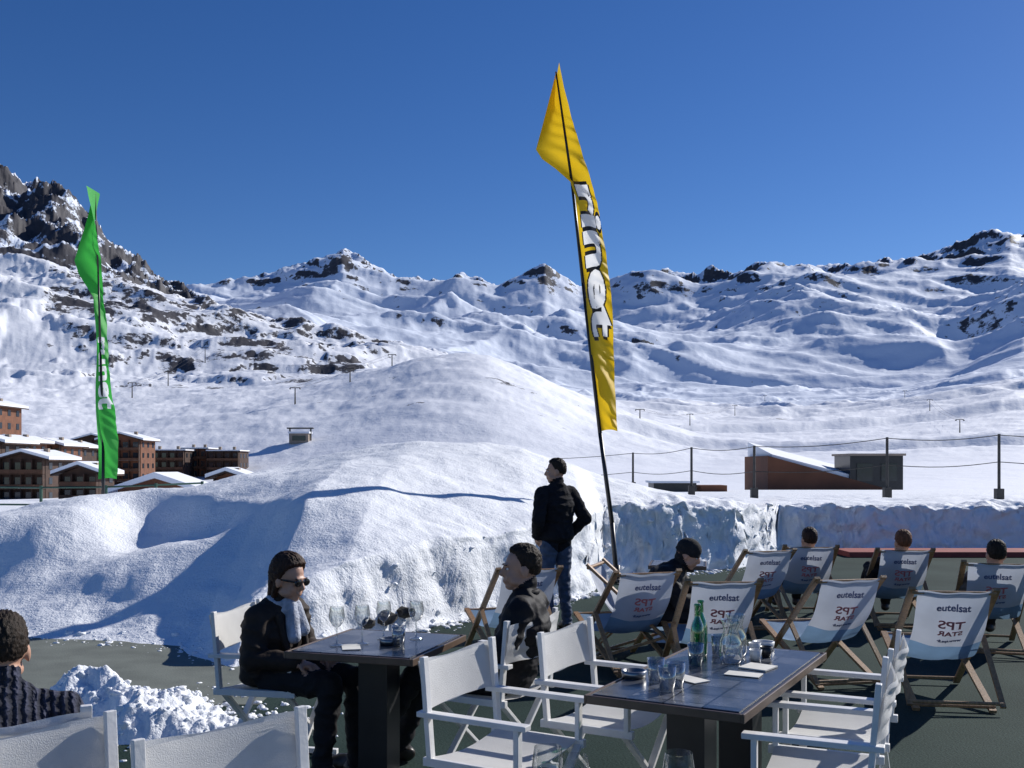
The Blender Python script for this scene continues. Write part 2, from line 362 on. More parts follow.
def ground_z(x,y):
    if y<40: return float(near_h(np.array([x],float),np.array([y],float))[0])
    j=int(np.argmin(abs(Yf-y))); c=int(np.argmin(abs(uu-x/y))); return float(Zf[j,c])
# ------------------------------------------------------------ terrace floor
def floor_mat():
    m,nt,b=new_mat('terrace_carpet'); N=nt.nodes;L=nt.links
    ge=N.new('ShaderNodeNewGeometry')
    def nn(s,d):
        n=N.new('ShaderNodeTexNoise'); n.inputs['Scale'].default_value=s; n.inputs['Detail'].default_value=d; L.new(ge.outputs['Position'],n.inputs['Vector']); return n
    a=nn(.8,6); c=nn(70,4)
    r=N.new('ShaderNodeValToRGB'); r.color_ramp.elements[0].position=.3; r.color_ramp.elements[1].position=.72
    r.color_ramp.elements[0].color=(.013,.029,.024,1); r.color_ramp.elements[1].color=(.034,.058,.049,1); L.new(a.outputs[0],r.inputs[0])
    mx=N.new('ShaderNodeMixRGB'); mx.blend_type='OVERLAY'; mx.inputs[0].default_value=.9; L.new(r.outputs[0],mx.inputs[1]); L.new(c.outputs[0],mx.inputs[2])
    L.new(mx.outputs[0],b.inputs['Base Color']); b.inputs['Roughness'].default_value=.85; b.inputs['Specular IOR Level'].default_value=.12
    bp=N.new('ShaderNodeBump'); bp.inputs['Strength'].default_value=.6; bp.inputs['Distance'].default_value=.008; L.new(c.outputs[0],bp.inputs['Height']); L.new(bp.outputs[0],b.inputs['Normal'])
    return m
M['floor']=floor_mat()
mb=MB(); mb.add([(-40,-30,0),(40,-30,0),(40,21.5,0),(-40,21.5,0)],[(0,1,2,3)],'floor'); mb.build('terrace_floor')
M['lit_floor']=mat('lit_floor_grey',(.15,.165,.14),.8,.2,3,.3,60)  # paler grey-green floor tone, sunlight on the terrace put into the colour
mb=MB(); mb.add([(-9,6.9,.004),(-1.75,6.9,.004),(-1.75,11.2,.004),(-9,11.2,.004)],[(0,1,2,3)],'lit_floor'); mb.build('lit_floor_strip')  # thin sheet over the floor, painted as its sunlit patch
M['redstrip']=mat('red_mat',(.28,.055,.045),.8,.2,5)
mb=MB(); mb.box((10.9,18.6,.05),(9.5,.9,.10),'redstrip'); mb.build('red_kerb',bevel=.01)
tmpl=bmesh.new(); bmesh.ops.create_icosphere(tmpl,subdivisions=2,radius=1); tv=[v.co.copy() for v in tmpl.verts]; tf=[tuple(v.index for v in f.verts) for f in tmpl.faces]; tmpl.free()
mb=MB()
def chunk(x,y,r):
    z=max(ground_z(x,y),0); o=V((random.random()*50,random.random()*50,0)); sc=V((random.uniform(.7,1.3),random.uniform(.7,1.3),random.uniform(.4,.8)))
    mb.add([V((x,y,z+r*.05))+V((p.x*sc.x,p.y*sc.y,p.z*sc.z))*r*(1+.8*mnoise.noise(p*1.3+o)) for p in tv],tf,'snow_near')
for i in range(520):
    chunk(random.gauss(-2.35,.5),random.gauss(6.5,.42),.008+.028*random.random()**3)
for i in range(160):
    chunk(random.gauss(-3.2,.5),random.gauss(6.8,.3),.008+.03*random.random()**3)
for i in range(560):
    x=random.uniform(-1.8,5.0); y=float(np.interp(x,EX,EY))+random.gauss(-.10,.2); chunk(x,y,.008+.055*random.random()**4)
for i in range(160):
    x=random.uniform(-4.8,-1.8); y=float(np.interp(x,EX,EY))+random.gauss(.05,.2); chunk(x,y,.008+.03*random.random()**4)
mb.build('snow_chunks',True)
# ------------------------------------------------------------ director chair
def director_chair():
    mb=MB(); w='white_wood'
    for s in(-1,1):
        x=.27*s
        mb.box((x,0,.015),(.035,.5,.03),w)
        mb.box((x,0,.46),(.03,.46,.035),w)
        mb.bar((x,-.2,.47),(x,-.235,.88),.022,.036,w,up=(1,0,0))
        mb.bar((x,.2,.47),(x,.2,.64),.022,.036,w,up=(1,0,0))
        mb.box((x,-.005,.65),(.05,.5,.022),w)
    for y in(-.19,.19):
        o=.014 if y>0 else -.014
        mb.bar((-.265,y-o*.7,.03),(.265,y-o*.7,.455),.02,.034,w,up=(0,1,0))
        mb.bar((.265,y+o*.9,.03),(-.265,y+o*.9,.455),.02,.034,w,up=(0,1,0))
    mb.bar((-.27,.0,.025),(.27,0,.025),.02,.02,w)
    mb.grid(lambda a,b:(-.262+.524*a,-.2+.4*b,.478-.028*math.sin(math.pi*a)),10,6,'canvas')
    def wr(a,b): return .005*math.sin(9*a+3*b)+.006*math.sin(21*b+4*a)*math.exp(-((a-.5)/.45)**4)
    mb.grid(lambda a,b:(-.285+.57*a,-.222-.035*b-.035*math.sin(math.pi*a)*(1-.2*b)-wr(a,b),.66+.2*b+.006*math.sin(9*a)-.008*math.sin(math.pi*a)*b),18,10,'canvas')
    mb.grid(lambda a,b:(-.285+.57*a,-.215-.035*b-.03*math.sin(math.pi*a)*(1-.2*b),.665+.18*b),14,5,'canvas')
    return mb.mesh('director_chair')
dch=director_chair()
def fix_smooth(me,mi_names):
    for p in me.polygons:
        if me.materials[p.material_index].name in mi_names: p.use_smooth=True
fix_smooth(dch,('white_canvas',))
for x,y,fx,fy in [(-1.30,5.5,1,-.2),(-.02,4.15,.87,-.49),(.47,4.75,.87,-.49),(-.1,5.32,-.87,.48),
                  (1.19,3.87,-.92,.39),(1.5,4.55,-.92,.42),(-.70,2.84,.72,-.70),(-1.27,2.78,.75,-.66),(-1.72,3.3,-.45,.9)]:
    place(dch,'director_chair',(x,y,0.002),face_rz(fx,fy),bevel=.003)
# ------------------------------------------------------------ deck chair
def deck_chair():
    mb=MB(); w='wood'; hw=.27
    for s in(-1,1):
        x=hw*s
        mb.bar((x,.42,.012),(x,-.51,.83),.022,.045,w,up=(1,0,0))
        mb.bar((x-.026*s,-.52,.012),(x-.026*s,.48,.37),.022,.045,w,up=(1,0,0))
        mb.bar((x+.026*s,-.12,.46),(x+.026*s,-.56,.05),.018,.035,w,up=(1,0,0))
    mb.cyl((-hw,-.5,.80),(hw,-.5,.80),.014,.014,w); mb.cyl((-hw,.46,.36),(hw,.46,.36),.014,.014,w)
    mb.cyl((-hw,.38,.05),(hw,.38,.05),.012,.012,w); mb.cyl((-hw,-.48,.035),(hw,-.48,.035),.012,.012,w)
    mb.cyl((-hw-.03,-.54,.07),(hw+.03,-.54,.07),.012,.012,w)
    P0,P1,P2,P3=V((0,-.52,.815)),V((0,-.36,.42)),V((0,-.1,.1)),V((0,.475,.375))
    def cv(t): return P0*(1-t)**3+P1*3*t*(1-t)**2+P2*3*t*t*(1-t)+P3*t**3
    def sag(a,t): return (-.012-.025*math.sin(math.pi*min(1,t*1.4)))*math.sin(math.pi*a)+.004*math.sin(a*13+t*20)
    def fn(a,b,t0=0,t1=1):
        t=t0+(t1-t0)*b; p=cv(t); g=sag(a,t); return (-.235+.47*a,p.y+g,p.z+g)
    mb.grid(lambda a,b:fn(a,b,0,.36),12,10,'deckcanvas'); mb.grid(lambda a,b:fn(a,b,.36,1),12,20,'deckblue')
    def ont(txt,size,tc,m,mir=1,off=.006,sx=1):
        vs,fs=text2d(txt,size,.002)
        out=[]
        for v in vs:
            t=tc-(v.y)/1.25; p=cv(t); d=(cv(t+.01)-cv(t)).normalized(); n=V((0,d.z,-d.y)); n=n if n.y<0 else -n
            x=v.x*mir*sx; g=sag((x+.235)/.47,t)
            q=V((x,p.y+g,p.z+g))+n*off; out.append(q)
        mb.add(out,fs,m)
    ont('eutelsat',.07,.085,'ink_blue'); ont('TPS',.085,.19,'ink_red',-1,sx=1.3); ont('STAR',.055,.245,'ink_red',-1,sx=1.25)
    ont('www.tps.fr',.035,.30,'ink_blue',-1)
    me=mb.mesh('deck_chair'); fix_smooth(me,('deck_canvas','deck_canvas_blue')); return me
dk=deck_chair()
DK=[(.93,8.35,-.3,1),(1.52,7.75,-.05,1),(2.45,10.4,-.25,1),(2.42,7.9,-.2,1),(3.15,10.9,.05,1),(4.0,10.5,.1,1),(3.05,7.2,.15,1),(4.35,9.1,.3,1),(-.02,8.6,-.35,1)]
for x,y,fx,fy in DK: place(dk,'deck_chair',(x,y,.002),face_rz(fx,fy),bevel=.003)
# ------------------------------------------------------------ tables
def table(name,loc,rz,wid,ln):
    mb=MB(); 
    mb.box((0,0,.733),(wid,ln,.026),'tabledark'); 
    mb.box((0,0,.748),(wid-.03,ln-.03,.008),'tabletop')
    for s in(-1,1):
        mb.box((s*(wid/2+.006),0,.733),(.012,ln+.024,.034),'tabletrim'); mb.box((0,s*(ln/2+.006),.733),(wid,.012,.034),'tabletrim')
    ys=(-ln*.25,ln*.25) if ln>1 else (0,)
    for y in ys:
        mb.box((0,y,.37),(.16,.16,.70),'tabledark'); mb.box((0,y,.02),(.46,.42,.04),'tabledark'); mb.box((0,y,.7),(.3,.3,.03),'tabledark')
    return mb.build(name,loc=loc,rz=rz,bevel=.003)
table('cafe_table',(.905,4.38,0),face_rz(.49,.87),.62,1.37)
table('cafe_table',(-.68,5.1,0),face_rz(.3,.95),.66,.7)
table('cafe_table',(.18,2.25,0),face_rz(.2,1),.62,.75)
table('cafe_table',(1.55,9.3,0),face_rz(.2,1),.5,.5)
GW=[(0,.0),(.034,.001),(.034,.004),(.006,.01),(.0045,.05),(.0045,.09),(.02,.1),(.036,.125),(.04,.15),(.034,.195)]
GT=[(0,.0),(.03,0),(.037,.1),(.0355,.1),(.029,.008),(0,.008)]
GB=[(0,0),(.031,0),(.033,.01),(.033,.13),(.028,.165),(.014,.2),(.013,.25),(.016,.252),(.016,.262),(.011,.262)]
GC=[(0,0),(.045,0),(.055,.03),(.05,.1),(.032,.15),(.045,.2)]
AT=[(0,0),(.05,0),(.055,.03),(.045,.03),(.04,.01),(0,.01)]
def item(name,prof,mt,x,y,z=.753):
    m=MB(); m.lathe(prof,(0,0,0),mt,24); m.build(name,True,(x,y,z))
M['ceramic']=mat('ceramic',(.7,.7,.68),.3,.03); M['ashmetal']=mat('ashtray_steel',(.3,.3,.3),.3,.1,metal=.9); M['paper']=mat('paper',(.7,.68,.62),.8,.1)
for x,y in [(-.76,5.05),(-.67,5.2),(-.5,5.2),(-.88,5.0)]: item('wine_glass',GW,'glass',x,y)
item('tumbler',GT,'glass',-.57,5.0); item('ashtray',AT,'ashmetal',-.62,5.05); item('ashtray',AT,'ashmetal',.52,4.25); item('ashtray',AT,'ceramic',1.25,4.95)
for x,y in [(.62,3.98),(.67,4.06),(.98,4.72),(.83,4.5),(.6,4.15)]: item('tumbler',GT,'glass',x,y)
for x,y in [(.86,4.62),(.9,4.75)]: item('green_bottle',GB,'greenglass',x,y)
item('carafe',GC,'glass',1.06,4.72); item('carafe',GC,'glass',1.0,4.55)
for x,y in [(1.17,4.8),(1.2,4.7),(1.13,4.62)]: item('coffee_cup',[(0,0),(.02,0),(.03,.05),(.028,.05),(.018,.005),(0,.005)],'ceramic' if x<1.18 else 'tabledark',x,y)
for x,y in [(.09,2.5),(.15,2.42),(.41,2.45),(.06,2.3)]: item('wine_glass',GW,'glass',x,y)
mb=MB(); mb.box((0,0,.002),(.09,.15,.003),'paper'); me_=mb.mesh('receipt')
place(me_,'receipt',(.75,4.2,.7535),.6); place(me_,'receipt',(-.8,4.95,.7535),.2); place(me_,'receipt',(1.0,4.3,.7535),1.1); place(me_,'receipt',(.7,4.42,.7535),-.3)
mb=MB(); mb.box((0,0,.003),(.13,.13,.006),'paper'); place(mb.mesh('paper_napkin'),'paper_napkin',(1.1,4.45,.7535),.9)
# ------------------------------------------------------------ people
def sst1(x,a,b):
    t=min(1,max(0,(x-a)/(b-a))); return t*t*(3-2*t)
def person(name,loc,rz,J,mats,headdir,hair='hair_dark',style='short',voxel=.008,bulk=1.,hands=None,curl=.5,headup=(0,0,1),extras=None):
    root=empty(name,loc,rz); Ri=Matrix.Rotation(-rz,3,'Z'); mb=MB(); segs=[]
    J={k:V(p) for k,p in J.items()}; g='skin'
    top,leg,shoe=mats
    def cap(a,b,r0,r1,l): mb.cap(a,b,r0,r1,g); segs.append((l,V(a),V(b),(r0+r1)/2))
    lat=(J['shR']-J['shL']).normalized()
    sp=[J['pelvis'],J['waist'],J['chest'],J['neckb']]; rad=[(.165,.12),(.148,.108),(.17,.118),(.075,.062)]
    for i in range(3):
        for kk in range(8 if i==2 else 6):
            t=kk/(7. if i==2 else 6.); c=sp[i].lerp(sp[i+1],t); w=(rad[i][0]*(1-t)+rad[i+1][0]*t); d=(rad[i][1]*(1-t)+rad[i+1][1]*t)
            if i==2: w=rad[2][0]*(1-t**1.6)+rad[3][0]*t**1.6
            up=(sp[i+1]-sp[i]).normalized(); f=up.cross(lat).normalized(); x=f.cross(up)
            mb.ell(c,(w*bulk,d*bulk,.07 if i<2 else .06),g,Matrix((x,f,up)).transposed(),18,11)
        segs.append((top,sp[i],sp[i+1],.13*bulk if i<2 else .10*bulk))
    for s in('L','R'):
        cap(J['neckb'].lerp(J['sh'+s],.25)+V((0,0,-.03)),J['sh'+s],.052*bulk,.057*bulk,top)
        cap(J['sh'+s],J['el'+s],.057*bulk,.047*bulk,top); cap(J['el'+s],J['ha'+s],.047*bulk,.034*bulk,top)
        cap(J['hip'+s],J['kn'+s],.09,.062,leg); cap(J['kn'+s],J['an'+s],.06,.044,leg)
        ad=(J['toe'+s]-J['an'+s]); fl=V((ad.x,ad.y,0)).normalized()
        heel=J['an'+s]+V((0,0,-.045))-fl*.03
        cap(heel,J['toe'+s],.04,.033,shoe); cap(J['an'+s],J['toe'+s].lerp(heel,.5)+V((0,0,.02)),.042,.035,shoe)
        if hands:
            d,n=hands[s]; d=V(d).normalized(); n=V(n); n=(n-d*n.dot(d)).normalized(); sd=d.cross(n).normalized(); w=J['ha'+s]
            mb.ell(w+d*.055,(.04,.05,.017),g,Matrix((sd,d,n)).transposed()); segs.append(('skin',w+d*.02,w+d*.09,.035))
            th=1 if s=='L' else -1
            for k in range(4):
                b=w+d*.088+sd*(-.03+.02*k); l=[.06,.07,.075,.062][k if th<0 else 3-k]
                d1=(d*math.cos(curl)+n*math.sin(curl)); d2=(d*math.cos(curl*2.2)+n*math.sin(curl*2.2))
                mid=b+d1*l*.55; cap(b,mid,.0095,.009,'skin'); cap(mid,mid+d2*l*.45,.009,.0075,'skin')
            b=w+d*.03+sd*th*.032; e=b+(d*.6+sd*th*.6+n*.35).normalized()*.035; cap(b,e,.013,.011,'skin'); cap(e,e+(d*.85+n*.4).normalized()*.028,.011,.009,'skin')
    H=J['head']; hf=(Ri@V(headdir)).normalized(); hu=V(headup); hu=(hu-hf*hu.dot(hf)).normalized(); hr=hf.cross(hu)
    R=Matrix((hr,hf,hu)).transposed(); P=lambda r,f,u: H+hr*r+hf*f+hu*u
    cap(J['neckb'],P(0,-.025,-.04),.056,.05,'skin')
    for c,r in [((0,-.012,.022),(.074,.094,.092)),((0,.016,-.03),(.060,.072,.09)),((0,.052,-.096),(.028,.030,.022)),((0,.082,.016),(.044,.012,.009)),
                ((.03,.06,-.045),(.025,.024,.028)),((-.03,.06,-.045),(.025,.024,.028)),((.077,-.004,-.018),(.010,.021,.032)),((-.077,-.004,-.018),(.010,.021,.032)),
                ((.045,.02,-.07),(.022,.05,.024)),((-.045,.02,-.07),(.022,.05,.024))]:
        mb.ell(P(*c),r,g,R,18,12)
    segs.append(('skin',P(0,0,.03),P(0,.02,-.07),.085))
    cap(P(0,.088,.004),P(0,.106,-.032),.009,.013,'skin'); cap(P(0,.106,-.034),P(0,.09,-.04),.011,.011,'skin')
    mb.ell(P(0,.086,-.064),(.023,.011,.006),g,R); mb.ell(P(0,.084,-.076),(.02,.011,.006),g,R); segs.append(('lips',P(-.014,.092,-.070),P(.014,.092,-.070),.013))
    tmp=mb.build(name+'_tmp'); r=tmp.modifiers.new('r','REMESH'); r.mode='VOXEL'; r.voxel_size=voxel
    s2=tmp.modifiers.new('s','SMOOTH'); s2.factor=.5; s2.iterations=3
    dg=bpy.context.evaluated_depsgraph_get(); me=bpy.data.meshes.new_from_object(tmp.evaluated_get(dg)); bpy.data.objects.remove(tmp)
    me.materials.clear(); names=[]
    for l,*_ in segs:
        if l not in names: names.append(l); me.materials.append(M[l])
    n=len(me.vertices); co=np.empty(n*3); me.vertices.foreach_get('co',co); co=co.reshape(-1,3)
    def lab(pts):
        best=np.full(len(pts),1e9); bl=np.zeros(len(pts),int)
        for l,a,b,rr in segs:
            a=np.array(a);b=np.array(b);ab=b-a; t=np.clip(((pts-a)@ab)/max(ab@ab,1e-9),0,1); d=np.linalg.norm(pts-a-t[:,None]*ab,axis=1)-rr
            m=d<best; best[m]=d[m]; bl[m]=names.index(l)
        return bl
    vl=lab(co); nr=np.empty(n*3); me.vertices.foreach_get('normal',nr); nr=nr.reshape(-1,3)
    cl=[i for i,nm in enumerate(names) if nm not in('skin','lips')]
    for i in range(n):
        if vl[i] in cl:
            p=V(co[i]); q=V((p.x*8,p.y*8,p.z*15)); w_=mnoise.noise(p*5)*.5
            f=.010*(1-abs(mnoise.noise(q+V((w_,w_,0))))*2.4)+.002*mnoise.noise(p*40)
            co[i]+=nr[i]*(f+.003)
    me.vertices.foreach_set('co',co.ravel())
    pc=np.empty(len(me.polygons)*3); me.polygons.foreach_get('center',pc); me.polygons.foreach_set('material_index',lab(pc.reshape(-1,3)).astype(np.int32))
    me.polygons.foreach_set('use_smooth',np.ones(len(me.polygons),bool)); me.update()
    place(me,'body',parent=root)
    e=MB()
    for s in(-1,1):
        e.ell(P(s*.030,.0795,-.004),(.013,.008,.0065),'eye',R); e.ell(P(s*.030,.0858,-.004),(.0055,.003,.0055),'pupil',R)
        e.bar(P(s*.016,.0945,.014),P(s*.045,.086,.017),.006,.005,hair)
    e.build('eyes',True,parent=root)
    h=MB()
    if style=='hat':
        h.ell(P(0,-.012,.045),(.088,.108,.09),hair,R,20,14); h.ell(P(0,-.012,.015),(.092,.112,.03),hair,R,20,14); h.ell(P(0,-.05,-.045),(.07,.055,.06),hair,R,20,14)
        t=h.build('t_'+name); r=t.modifiers.new('r','REMESH'); r.mode='VOXEL'; r.voxel_size=.006; s2=t.modifiers.new('s','SMOOTH'); s2.iterations=2
        dg=bpy.context.evaluated_depsgraph_get(); me=bpy.data.meshes.new_from_object(t.evaluated_get(dg)); bpy.data.objects.remove(t)
        me.polygons.foreach_set('use_smooth',[True]*len(me.polygons)); place(me,'beanie',parent=root)
    else:
        long=style=='long'
        fx_=[-1,-.6,-.2,-.02,.10,.22,.34,.5,.62,.8,1]; ly=[-.74,-.72,-.62,-.3,-.42,-.40,-.05,.30,.50,.58,.60]
        if long: fx_=[-1,-.6,-.2,.12,.3,.55,.8,1]; ly=[-.95,-.95,-.9,-.5,-.05,.4,.58,.62]
        C0=V((0,-.012,.022)); nu,nv=110,72
        def fn(a,b):
            th=2*math.pi*a; ph=math.pi*(.002+.996*b); d=V((math.sin(ph)*math.cos(th),math.sin(ph)*math.sin(th),math.cos(ph)))
            m=d.z-float(np.interp(d.y,fx_,ly))+.09*mnoise.noise(d*11)
            k=sst1(m,-.02,.20 if not long else .14); thick=.004+.015*sst1(d.z,.1,1)+.003*sst1(-d.y,0,1)+(.011 if long else 0)
            thick+=.005*mnoise.noise(V((d.x*16,d.y*4,d.z*6)))+.004*mnoise.noise(V((d.x*45,d.y*9,d.z*12)))
            o=-.02*(1-k)+thick*k
            p=C0+V((d.x*(.074+o),d.y*(.094+o),d.z*(.092+o)))
            if d.z<0: p.x*=1-.12*(-d.z)
            return P(*p)
        vs=[fn(i/nu,j/nv) for j in range(nv+1) for i in range(nu)]
        fs=[(j*nu+i,j*nu+(i+1)%nu,(j+1)*nu+(i+1)%nu,(j+1)*nu+i) for j in range(nv) for i in range(nu)]
        h.add(vs,fs,hair); h.build('hair',True,parent=root)
        if long:
            h=MB()
            h.cap(P(0,-.075,-.02),P(0,-.085,-.15),.052,.03,hair)
            for s in(-1,1): h.cap(P(s*.066,-.02,0),P(s*.055,-.04,-.13),.022,.018,hair); h.cap(P(s*.04,-.06,-.04),P(s*.035,-.07,-.17),.035,.02,hair)
            t=h.build('t_'+name); r=t.modifiers.new('r','REMESH'); r.mode='VOXEL'; r.voxel_size=.004
            dg=bpy.context.evaluated_depsgraph_get(); me=bpy.data.meshes.new_from_object(t.evaluated_get(dg)); bpy.data.objects.remove(t)
            for v in me.vertices:
                q=R.transposed()@(v.co-H); v.co+=v.normal*(.010*mnoise.noise(V((q.x*50,q.y*50,q.z*9)))+.005*mnoise.noise(V((q.x*160,q.y*160,q.z*20))))
            me.polygons.foreach_set('use_smooth',[True]*len(me.polygons)); place(me,'hair_lengths',parent=root)
    if extras: extras(root,P,R,J)
    return root
JS=dict(pelvis=(0,0,.96),waist=(0,0,1.08),chest=(0,-.01,1.27),neckb=(0,-.02,1.445),head=(0,.005,1.61),shL=(-.175,-.01,1.385),shR=(.175,-.01,1.385),
 elL=(-.275,-.09,1.13),elR=(.30,-.1,1.13),haL=(-.2,.05,.96),haR=(.2,.05,.96),hipL=(-.085,0,.88),hipR=(.085,0,.88),knL=(-.1,.03,.49),knR=(.11,.02,.49),
 anL=(-.1,-.03,.09),anR=(.13,-.02,.09),toeL=(-.12,.15,.036),toeR=(.17,.14,.036))
hs={'L':((.3,.4,-.8),(1,0,0)),'R':((-.3,.4,-.8),(-1,0,0))}
person('standing_man',(.44,10.0,0),face_rz(-.55,.83),JS,('sweater_black','jeans','shoe'),(-1,-.05,-.02),hair='hair_dark',hands=hs,bulk=1.2)
JW=dict(pelvis=(0,-.06,.54),waist=(0,-.08,.65),chest=(0,-.05,.78),neckb=(0,-.01,.905),head=(0,.05,1.05),shL=(-.155,-.03,.85),shR=(.155,-.03,.85),
 elL=(-.22,-.01,.64),elR=(.22,-.01,.64),haL=(-.1,.2,.63),haR=(.12,.2,.63),hipL=(-.08,.0,.53),hipR=(.08,.0,.53),knL=(-.09,.42,.52),knR=(.1,.40,.52),
 anL=(-.1,.43,.1),anR=(.12,.36,.1),toeL=(-.11,.6,.037),toeR=(.14,.53,.037))
def wx_(root,P,R,J):
    m=MB()
    for s in(-1,1):
        m.ell(P(s*.032,.097,-.004),(.028,.007,.020),'sunglass',R); m.bar(P(s*.057,.092,.004),P(s*.080,-.005,.0),.004,.009,'sunglass')
    m.bar(P(-.01,.102,.004),P(.01,.102,.004),.005,.005,'sunglass'); m.build('sunglasses',True,parent=root)
    m=MB(); n=J['neckb']
    for k in range(14):
        a=2*math.pi*k/14; b=2*math.pi*(k+1)/14
        q=lambda a,z:n+V((math.sin(a)*.068,math.cos(a)*.066+.01,z+.015*math.cos(a*3)))
        m.cap(q(a,.02),q(b,.02),.022,.022,'scarf'); m.cap(q(a+.4,-.01),q(b+.4,-.01),.027,.027,'scarf')
    m.cap(n+V((.02,.09,.0)),n+V((.04,.125,-.16)),.034,.04,'scarf'); m.cap(n+V((-.02,.09,.0)),n+V((-.03,.13,-.13)),.032,.04,'scarf')
    t=m.build('scarf',True,parent=root); r=t.modifiers.new('r','REMESH'); r.mode='VOXEL'; r.voxel_size=.008; r.use_smooth_shade=True
    m=MB()
    for s in(-1,1): m.cap(n+V((s*.06,-.05,.0)),n+V((s*.095,.06,-.05)),.028,.024,'jacket_brown'); m.cap(n+V((s*.095,.06,-.05)),n+V((s*.075,.12,-.24)),.024,.018,'jacket_brown')
    t=m.build('collar',True,parent=root); r=t.modifiers.new('r','REMESH'); r.mode='VOXEL'; r.voxel_size=.007; r.use_smooth_shade=True
hw={'L':((.35,.9,-.25),(0,-.2,-1)),'R':((-.35,.9,-.25),(0,-.2,-1))}
person('seated_woman',(-1.25,5.40,0),face_rz(1,-.5),JW,('jacket_brown','pants_black','shoe'),(1,-.55,-.2),hair='hair_brown',style='long',hands=hw,voxel=.007,extras=wx_,bulk=1.2)
JM=dict(pelvis=(0,-.03,.55),waist=(0,-.08,.67),chest=(0,-.12,.82),neckb=(0,-.13,.965),head=(0,-.1,1.115),shL=(-.175,-.14,.91),shR=(.175,-.14,.91),
 elL=(-.25,-.06,.69),elR=(.25,-.07,.69),haL=(-.1,.18,.62),haR=(.1,.17,.62),hipL=(-.09,.02,.53),hipR=(.09,.02,.53),knL=(-.12,.46,.53),knR=(.12,.48,.52),
 anL=(-.12,.72,.12),anR=(.13,.62,.1),toeL=(-.15,.9,.05),toeR=(.17,.79,.037))
def mx_(root,P,R,J):
    m=MB(); n=J['neckb']
    for k in range(14):
        a=2*math.pi*k/14; b=2*math.pi*(k+1)/14; q=lambda a:n+V((math.sin(a)*.066,math.cos(a)*.062+.005,.012-.015*math.cos(a)))
        m.cap(q(a),q(b),.017,.017,'jacket_black')
    t=m.build('collar',True,parent=root); r=t.modifiers.new('r','REMESH'); r.mode='VOXEL'; r.voxel_size=.007; r.use_smooth_shade=True
person('seated_man',(-.05,5.3,0),face_rz(-.93,.25),JM,('jacket_black','pants_black','shoe'),(-1,-.22,.04),hair='hair_dark',hands={'L':((.35,.9,-.1),(0,-.2,-1)),'R':((-.35,.9,-.1),(0,-.2,-1))},voxel=.007,bulk=1.15,extras=mx_)
JK=dict(JM); JK.update(head=(0,-.02,1.06),chest=(0,-.08,.80),neckb=(0,-.07,.92),shL=(-.18,-.08,.85),shR=(.18,-.08,.85),elL=(-.24,-.06,.64),elR=(.24,-.07,.64),anL=(-.12,.5,.1),anR=(.13,.45,.1),toeL=(-.15,.67,.037),toeR=(.17,.62,.037),waist=(0,-.06,.66))
person('man_in_knit_sweater',(-1.71,3.34,-.02),face_rz(-.45,.9),JK,('knit','pants_black','shoe'),(-.5,.85,-.1),hair='hair_dark',hands=hw,bulk=1.05)
JH=dict(pelvis=(0,-.1,.40),waist=(0,-.06,.52),chest=(0,.03,.66),neckb=(0,.11,.77),head=(0,.21,.89),shL=(-.17,.05,.72),shR=(.17,.05,.72),
 elL=(-.24,.18,.52),elR=(.24,.18,.52),haL=(-.08,.38,.5),haR=(.08,.38,.5),hipL=(-.09,-.04,.38),hipR=(.09,-.04,.38),knL=(-.13,.36,.42),knR=(.13,.36,.42),
 anL=(-.12,.4,.1),anR=(.13,.38,.1),toeL=(-.15,.57,.037),toeR=(.17,.55,.037))
hx={'L':((.3,.9,-.3),(.5,-.2,-1)),'R':((-.3,.9,-.3),(-.5,-.2,-1))}
person('person_in_beanie',(1.28,8.4,0.03),face_rz(.85,-.3),JH,('jacket_black','pants_black','shoe'),(.85,-.3,-.35),hair='beanie',style='hat',hands=hx,voxel=.009,bulk=1.4)
place(dk,'deck_chair',(1.2,8.45,.002),face_rz(.85,-.3),bevel=.003)
JR=dict(pelvis=(0,.02,.36),waist=(0,-.1,.45),chest=(0,-.24,.57),neckb=(0,-.34,.70),head=(0,-.41,.86),shL=(-.165,-.30,.65),shR=(.165,-.30,.65),
 elL=(-.25,-.12,.46),elR=(.25,-.12,.46),haL=(-.1,.1,.5),haR=(.1,.1,.5),hipL=(-.09,.06,.34),hipR=(.09,.06,.34),knL=(-.11,.45,.52),knR=(.11,.45,.52),
 anL=(-.12,.75,.1),anR=(.13,.72,.1),toeL=(-.15,.9,.05),toeR=(.17,.88,.05))
for (x,y,fx,fy),hr_,jk,nm in [(DK[4],'hair_brown','jacket_grey','sunbathing_person'),(DK[5],'hair_red','jacket_black','sunbathing_person'),(DK[7],'hair_dark','jacket_grey','sunbathing_person')]:
    person(nm,(x,y,0.03),face_rz(fx,fy),JR,(jk,'pants_black','shoe'),(fx-.15,fy,.1),hair=hr_,hands=hw,voxel=.011)
